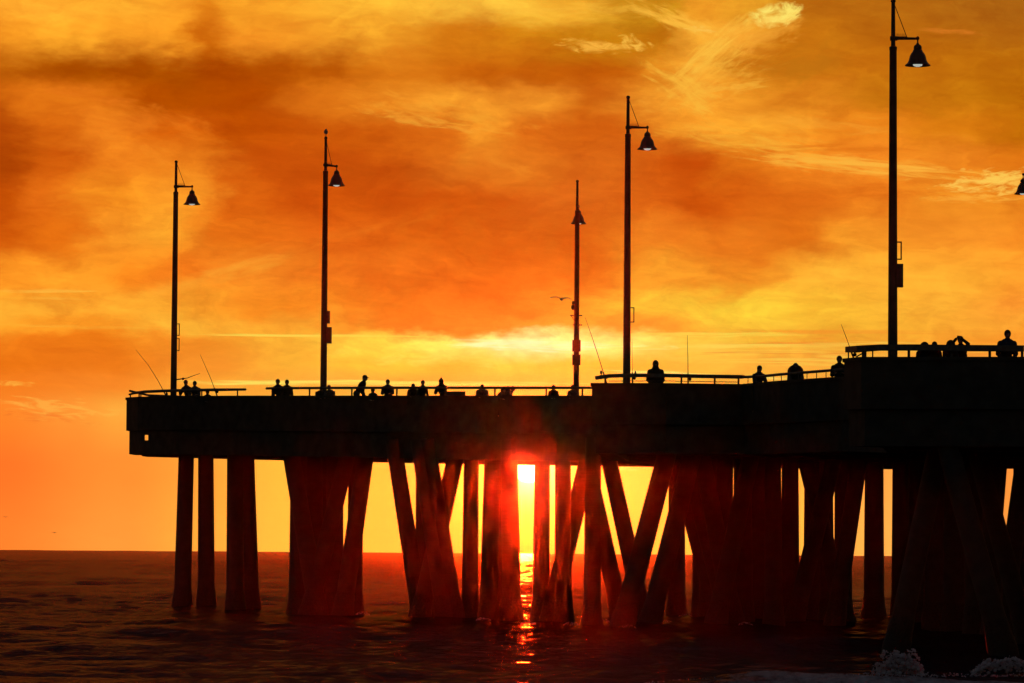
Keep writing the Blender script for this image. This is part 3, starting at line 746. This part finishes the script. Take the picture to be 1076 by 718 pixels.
ROWS = [
 (-1500, [(0,70,36,40),(540,76,40,42),(1076,70,38,44)]),
 (-520, [(0,112,42,24),(300,120,46,24),(540,128,50,24),(1076,110,44,28)]),
 (-170, [(0,140,70,20),(400,160,80,22),(700,150,80,24),(1076,120,70,22)]),
 (-40, [(0,240,150,38),(200,235,140,32),(400,250,165,45),(560,240,165,48),(680,205,130,25),(760,220,140,32),(860,170,95,16),(1076,158,88,18)]),
 (12, [(0,255,168,45),(120,255,172,45),(190,245,150,35),(225,222,122,20),(260,255,165,40),(380,255,180,50),(520,255,190,60),(600,245,170,45),(660,200,130,20),(700,205,135,22),(730,242,155,38),(800,228,150,35),(845,188,106,16),(1076,172,98,18)]),
 (40, [(0,250,155,35),(60,255,165,40),(170,255,160,38),(212,212,108,12),(250,250,150,35),(380,246,160,40),(480,218,122,18),(620,205,125,15),(690,195,112,12),(742,252,170,50),(790,245,160,45),(830,202,115,16),(930,188,105,14),(1076,180,102,16)]),
 (75, [(0,190,95,8),(80,172,78,0),(160,170,74,0),(230,172,70,0),(330,190,88,5),(420,222,118,20),(500,205,98,10),(640,200,92,8),(690,235,140,32),(735,252,165,48),(775,215,130,25),(840,205,115,16),(1076,190,108,11)]),
 (105, [(0,205,98,12),(45,222,112,18),(90,222,112,18),(150,182,77,0),(260,178,70,0),(350,230,120,22),(450,250,152,40),(560,246,145,38),(620,215,105,18),(690,250,155,42),(760,250,155,40),(850,220,125,24),(930,200,115,14),(1076,190,108,8)]),
 (140, [(0,182,74,5),(50,218,104,15),(110,246,135,30),(170,215,95,10),(260,188,74,2),(350,202,84,8),(470,222,103,18),(505,246,140,35),(560,225,105,20),(640,215,95,15),(720,250,150,38),(800,252,160,42),(900,236,130,26),(1000,212,115,14),(1076,196,108,8)]),
 (175, [(0,172,66,3),(60,205,88,10),(130,242,130,28),(200,236,125,25),(270,203,81,8),(400,203,81,10),(530,236,120,28),(620,220,99,20),(720,203,77,8),(780,223,108,18),(840,245,130,28),(900,250,140,34),(1000,240,135,31),(1076,228,120,21)]),
 (210, [(0,195,78,5),(50,225,105,18),(110,247,142,30),(200,254,152,38),(250,225,100,15),(330,213,84,10),(480,216,87,12),(600,224,99,22),(700,224,97,18),(740,212,84,10),(830,228,108,20),(920,235,120,25),(1000,245,145,35),(1076,235,135,30)]),
 (250, [(0,205,85,8),(60,235,115,18),(120,253,152,38),(180,255,162,42),(240,235,112,20),(330,232,99,18),(450,223,94,15),(600,224,97,18),(680,240,120,28),(760,240,120,26),(830,230,112,20),(900,250,150,38),(1000,248,145,38),(1076,248,140,34)]),
 (290, [(0,255,150,35),(80,255,155,38),(130,252,135,28),(200,245,120,25),(260,255,140,35),(350,244,113,25),(500,238,107,22),(620,240,112,24),(690,255,155,40),(780,250,145,35),(860,255,170,48),(1000,255,170,48),(1076,252,155,42)]),
 (325, [(0,255,172,48),(100,255,165,45),(180,255,165,45),(280,255,140,32),(400,255,128,30),(520,255,130,32),(600,255,152,40),(690,255,195,55),(780,255,200,55),(860,255,185,50),(980,255,175,52),(1076,252,150,45)]),
 (346, [(0,255,160,40),(100,252,150,35),(180,255,175,52),(320,255,160,45),(420,255,135,35),(500,255,140,38),(600,255,160,45),(680,255,150,42),(760,255,190,55),(860,255,185,52),(1076,255,165,50)]),
 (362, [(0,238,120,22),(100,235,118,20),(200,250,145,38),(300,255,175,52),(400,255,215,70),(480,255,240,100),(560,255,252,150),(620,255,248,125),(720,255,205,70),(850,255,175,52),(1076,250,150,42)]),
 (384, [(0,238,118,20),(120,238,120,24),(220,250,145,42),(320,255,175,52),(400,255,205,60),(470,255,190,55),(530,255,222,72),(590,255,200,60),(640,255,190,55),(720,255,185,60),(850,255,170,58),(1076,250,155,55)]),
 (403, [(0,245,125,30),(120,250,135,38),(200,255,160,50),(400,255,175,60),(600,255,190,65),(800,255,170,58),(1076,250,150,55)]),
 (430, [(0,255,135,40),(80,255,150,52),(130,255,168,60),(540,255,190,65),(1076,255,150,60)]),
 (490, [(0,255,118,38),(130,255,145,50),(220,255,165,58),(300,255,190,62),(400,255,200,66),(540,255,215,75),(650,255,225,80),(740,255,205,70),(840,255,180,65),(930,255,168,72),(1076,255,150,60)]),
 (576, [(0,255,132,45),(130,255,155,58),(220,255,175,62),(300,255,192,64),(400,255,200,66),(540,255,200,66),(650,255,205,70),(840,255,190,68),(930,255,178,78),(1076,255,155,62)])]
col = None; py0 = None
for (ry, stops) in ROWS:
    n = nt.nodes.new('ShaderNodeValToRGB'); L(un, n.inputs[0]); cr = n.color_ramp; cr.interpolation = 'EASE'
    st = [(max(0, (x+100)/1276), s2l((r, g, b_))) for x, r, g, b_ in stops]
    cr.elements[0].position = st[0][0]; cr.elements[0].color = st[0][1]+(1,)
    cr.elements[1].position = st[-1][0]; cr.elements[1].color = st[-1][1]+(1,)
    for p, c in st[1:-1]:
        e = cr.elements.new(p); e.color = c+(1,)
    col = n.outputs[0] if col is None else mixc(rng_(Vw, py0, ry), col, n.outputs[0])
    py0 = ry
# fibrous texture inside the clouds, stronger higher up
stn = nz(comb(m_('MULTIPLY', m_('ADD', U, m_('MULTIPLY', Vv, .8)), 1/70.), m_('MULTIPLY', m_('SUBTRACT', Vv, m_('MULTIPLY', U, .10)), 1/13.), 8.), 1., 7, .62, .5)
tx = rng_(stn.outputs['Fac'], .25, .75, .91, 1.09, False)
tx2 = rng_(nz(comb(m_('MULTIPLY', Uw, 1/80.), m_('MULTIPLY', Vw, 1/42.), 21.), 1., 8, .62, .9).outputs['Fac'], .25, .75, .82, 1.18, False)
tt = m_('MULTIPLY', tx, tx2); tt = m_('ADD', 1., m_('MULTIPLY', m_('SUBTRACT', tt, 1.), rng_(Vv, 330., 450., 1., .10)))
col = mixc(1., col, comb(m_('POWER', tt, .8), m_('POWER', tt, 1.5), m_('POWER', tt, 1.8)), 'MULTIPLY')
# separate lit wisps and streaks: centre, half sizes, slope, colour, strength, stretch of the breaking noise, threshold
def wisp(cx, cy, rx, ry, slope, c, k, nx_=26., ny_=6., thr=.42, soft=.16, seed=0.):
    global col
    du = m_('SUBTRACT', U, cx); dv = m_('SUBTRACT', m_('SUBTRACT', Vv, cy), m_('MULTIPLY', du, slope))
    n = nz(comb(m_('MULTIPLY', U, 1/nx_), m_('MULTIPLY', dv, 1/ny_), seed), 1., 6, .62, .6).outputs['Fac']
    q = m_('ADD', m_('POWER', m_('ABSOLUTE', m_('MULTIPLY', du, 1/rx)), 2.), m_('POWER', m_('ABSOLUTE', m_('MULTIPLY', dv, 1/ry)), 2.))
    g = m_('SUBTRACT', n, m_('MULTIPLY', q, .25))
    f = m_('MULTIPLY', rng_(g, thr-.06, thr+soft), k)
    col = mixc(f, col, s2l(c))
wisp(622, 50, 46, 9, .07, (255,180,64), .95, 22, 6, .36, .26, 1)
wisp(666, 46, 24, 10, .28, (255,188,70), .9, 14, 7, .38, .24, 2)
wisp(815, 19, 34, 13, -.12, (255,226,105), 1., 22, 14, .30, .22, 3)
wisp(790, 40, 70, 26, -.30, (252,170,55), .6, 30, 14, .36, .3, 4)
wisp(722, 28, 60, 16, .42, (255,180,58), .6, 22, 7, .36, .25, 31)
wisp(742, 72, 52, 26, -.55, (255,185,62), .6, 16, 9, .38, .25, 32)
wisp(770, 93, 62, 7, -.16, (255,184,62), .6, 34, 7, .34, .25, 33)
wisp(850, 132, 110, 12, .06, (255,170,52), .5, 50, 12, .36, .3, 34)
wisp(440, 128, 90, 8, .16, (255,172,55), .55, 34, 7, .38, .22, 35)
wisp(535, 176, 34, 9, .30, (246,138,36), .6, 22, 9, .36, .25, 36)
wisp(150, 160, 60, 12, .35, (250,142,34), .5, 24, 10, .40, .25, 37)
wisp(735, 32, 24, 5, .1, (255,200,90), .7, 14, 5, .44, .1, 5)
wisp(905, 176, 150, 14, .10, (255,172,55), .8, 50, 7, .36, .22, 6)
wisp(1040, 196, 70, 16, .0, (255,195,80), .85, 20, 6, .40, .16, 7)
wisp(1030, 212, 80, 7, .04, (255,175,60), .7, 30, 4, .40, .18, 8)
wisp(1000, 38, 42, 4, .08, (225,125,35), .6, 30, 5, .34, .2, 9)
wisp(745, 90, 90, 30, -.30, (255,178,58), .55, 24, 8, .40, .3, 10)
wisp(470, 120, 120, 18, .18, (255,168,50), .45, 30, 8, .42, .25, 11)
wisp(230, 290, 95, 11, -.26, (255,165,50), .6, 60, 14, .34, .3, 12)
wisp(45, 308, 75, 3.2, .0, (255,185,65), .7, 50, 3, .36, .2, 13)
wisp(60, 316, 60, 3, .03, (255,180,60), .5, 40, 3, .4, .2, 14)
wisp(330, 353.5, 130, 2.3, .012, (255,215,80), .85, 90, 3, .32, .2, 15)
wisp(560, 363, 130, 8, .01, (255,255,190), .8, 60, 6, .36, .25, 16)
wisp(450, 378, 110, 12, .05, (255,232,95), .6, 40, 12, .40, .25, 17)
wisp(740, 352, 130, 4, .0, (255,215,80), .7, 60, 3, .36, .2, 18)
wisp(850, 372, 240, 17, .0, (255,200,75), .62, 120, 5, .44, .14, 19)
wisp(850, 366, 240, 20, .0, (238,120,40), .5, 130, 6, .52, .12, 20)
wisp(400, 403.5, 230, 3.6, .004, (255,225,95), .9, 100, 3, .32, .18, 21)
wisp(720, 394, 110, 3.5, .05, (255,235,120), .85, 60, 3, .34, .18, 22)
wisp(18, 405, 26, 4, .02, (255,175,62), .8, 16, 5, .36, .2, 23)
wisp(70, 432, 100, 17, .10, (255,182,72), .6, 30, 6, .44, .14, 24)
wisp(50, 440, 60, 8, .08, (240,110,35), .5, 26, 5, .46, .14, 25)
wisp(665, 490, 40, 8, .02, (255,240,110), .6, 18, 6, .44, .16, 26)
wisp(480, 498, 150, 26, .10, (255,215,85), .4, 40, 9, .48, .14, 27)
wisp(600, 14, 110, 13, -.03, (255,188,60), .55, 46, 9, .36, .3, 41)
wisp(705, 22, 60, 13, .35, (255,186,62), .9, 30, 7, .34, .3, 42)
wisp(752, 52, 52, 22, -.75, (255,190,66), .9, 30, 8, .36, .3, 43)
wisp(722, 98, 48, 28, .55, (255,184,60), .85, 30, 9, .36, .3, 44)
wisp(790, 150, 110, 16, .16, (255,176,54), .75, 50, 9, .36, .3, 45)
wisp(668, 30, 30, 11, .05, (186,112,14), .75, 22, 9, .34, .3, 46)
wisp(848, 68, 60, 24, -.2, (190,112,18), .7, 40, 18, .34, .3, 47)
wisp(880, 158, 140, 6, .02, (222,112,20), .65, 70, 7, .38, .25, 48)
wisp(930, 203, 130, 9, .03, (220,104,18), .65, 60, 8, .38, .25, 49)
wisp(900, 176, 150, 9, .09, (255,180,62), .8, 60, 4, .38, .18, 50)
wisp(1040, 192, 60, 10, -.15, (255,205,85), .8, 22, 5, .42, .14, 51)
wisp(880, 350, 200, 4, .01, (248,140,42), .6, 120, 4, .38, .2, 52)
wisp(820, 364, 240, 4, -.01, (255,212,85), .8, 110, 2.6, .42, .14, 53)
wisp(900, 381, 220, 5, .01, (255,205,80), .75, 110, 2.8, .42, .14, 54)
wisp(120, 345, 150, 4, .02, (255,185,60), .4, 90, 5, .4, .2, 55)
wisp(300, 262, 200, 14, -.22, (250,140,38), .4, 70, 12, .4, .3, 56)
wisp(170, 130, 90, 22, .25, (242,128,28), .5, 40, 12, .4, .3, 57)
wisp(90, 105, 80, 12, .1, (236,122,26), .5, 40, 9, .4, .25, 58)
# the sun and its aureole
SUN = ray(556, 489)
vm = nt.nodes.new('ShaderNodeVectorMath'); vm.operation = 'DISTANCE'; L(tc.outputs['Generated'], vm.inputs[0]); vm.inputs[1].default_value = SUN
sd = m_('MULTIPLY', vm.outputs['Value'], F)
kr = m_('MULTIPLY', m_('POWER', 2.718, m_('MULTIPLY', m_('POWER', m_('DIVIDE', sd, 330.), 2.), -1.)), -.32)
kg = m_('MULTIPLY', m_('POWER', 2.718, m_('MULTIPLY', m_('POWER', m_('DIVIDE', sd, 150.), 2.), -1.)), -.20)
col = mixc(1., col, comb(m_('ADD', 1., kr), m_('ADD', 1., kg), 1.), 'MULTIPLY')             # distance from the sun's centre in the same steps
aur = m_('POWER', 2.718, m_('MULTIPLY', m_('POWER', m_('DIVIDE', sd, 26.), 2.), -1.))
col = mixc(m_('MULTIPLY', aur, 1.), col, (2., 1.5, .75), 'ADD')
aur2 = m_('POWER', 2.718, m_('MULTIPLY', m_('DIVIDE', sd, 60.), -1.))
col = mixc(m_('MULTIPLY', aur2, .08), col, (1., .7, .12), 'ADD')
disc = rng_(sd, 17.2, 18.8, 1., 0.)
col = mixc(disc, col, (6., 4.6, 2.6))
# away from the sunset: the physical sky
sky = nt.nodes.new('ShaderNodeTexSky'); sky.sky_type = 'NISHITA'; sky.sun_disc = False
elv = math.asin(SUN.z); azm = math.atan2(SUN.x, SUN.y)
sky.sun_elevation = elv; sky.sun_rotation = azm; sky.air_density = 1.; sky.dust_density = 3.
side = m_('MULTIPLY', rng_(m_('ABSOLUTE', az), .22, 1.2, 1., 0.), rng_(el, .17, .55, 1., 0.))
bg1 = nt.nodes.new('ShaderNodeBackground'); L(sky.outputs[0], bg1.inputs[0]); bg1.inputs[1].default_value = .07
bg2 = nt.nodes.new('ShaderNodeBackground'); L(col, bg2.inputs[0]); bg2.inputs[1].default_value = 1.
ms = nt.nodes.new('ShaderNodeMixShader'); L(side, ms.inputs[0]); L(bg1.outputs[0], ms.inputs[1]); L(bg2.outputs[0], ms.inputs[2])
wo = nt.nodes.new('ShaderNodeOutputWorld'); L(ms.outputs[0], wo.inputs[0])

ld = bpy.data.lights.new('sun', 'SUN'); ld.energy = 5.0; ld.angle = R(.53); ld.color = (1., .022, .001)
lo_ = bpy.data.objects.new('sun', ld); COL.objects.link(lo_); lo_.location = (0, 300, 60)
lo_.rotation_euler = (-SUN).to_track_quat('-Z', 'Y').to_euler()

# ------------------------------------------------------------------ thin haze, added to give the red flare glow round the sun
HAZE = 2.4e-5
if HAZE:
    mb = MB(); mb.box((0, 620, 10), (2600, 1440, 24))
    hz = mb.build('haze', bpy.data.materials.new('haze'), None, origin=(0, 620, 10), smooth=False); tag(hz, kind='stuff')
    hm = hz.data.materials[0]; hm.use_nodes = True; nt = hm.node_tree; nt.nodes.remove(nt.nodes['Principled BSDF'])
    pv = nt.nodes.new('ShaderNodeVolumePrincipled'); pv.inputs['Color'].default_value = (.95, .93, .92, 1)
    pv.inputs['Density'].default_value = HAZE; pv.inputs['Anisotropy'].default_value = .99
    nt.links.new(pv.outputs[0], nt.nodes['Material Output'].inputs['Volume'])

# ------------------------------------------------------------------ render
sc.view_settings.view_transform = 'Standard'; sc.view_settings.look = 'None'
sc.view_settings.exposure = 0; sc.view_settings.gamma = 1
try: sc.view_settings.use_curve_mapping = False
except Exception: pass
sc.render.engine = 'CYCLES'
sc.cycles.use_denoising = True
sc.cycles.max_bounces = 5; sc.cycles.diffuse_bounces = 2; sc.cycles.glossy_bounces = 3; sc.cycles.volume_bounces = 0
sc.cycles.sample_clamp_indirect = 4; sc.cycles.caustics_reflective = False; sc.cycles.caustics_refractive = False
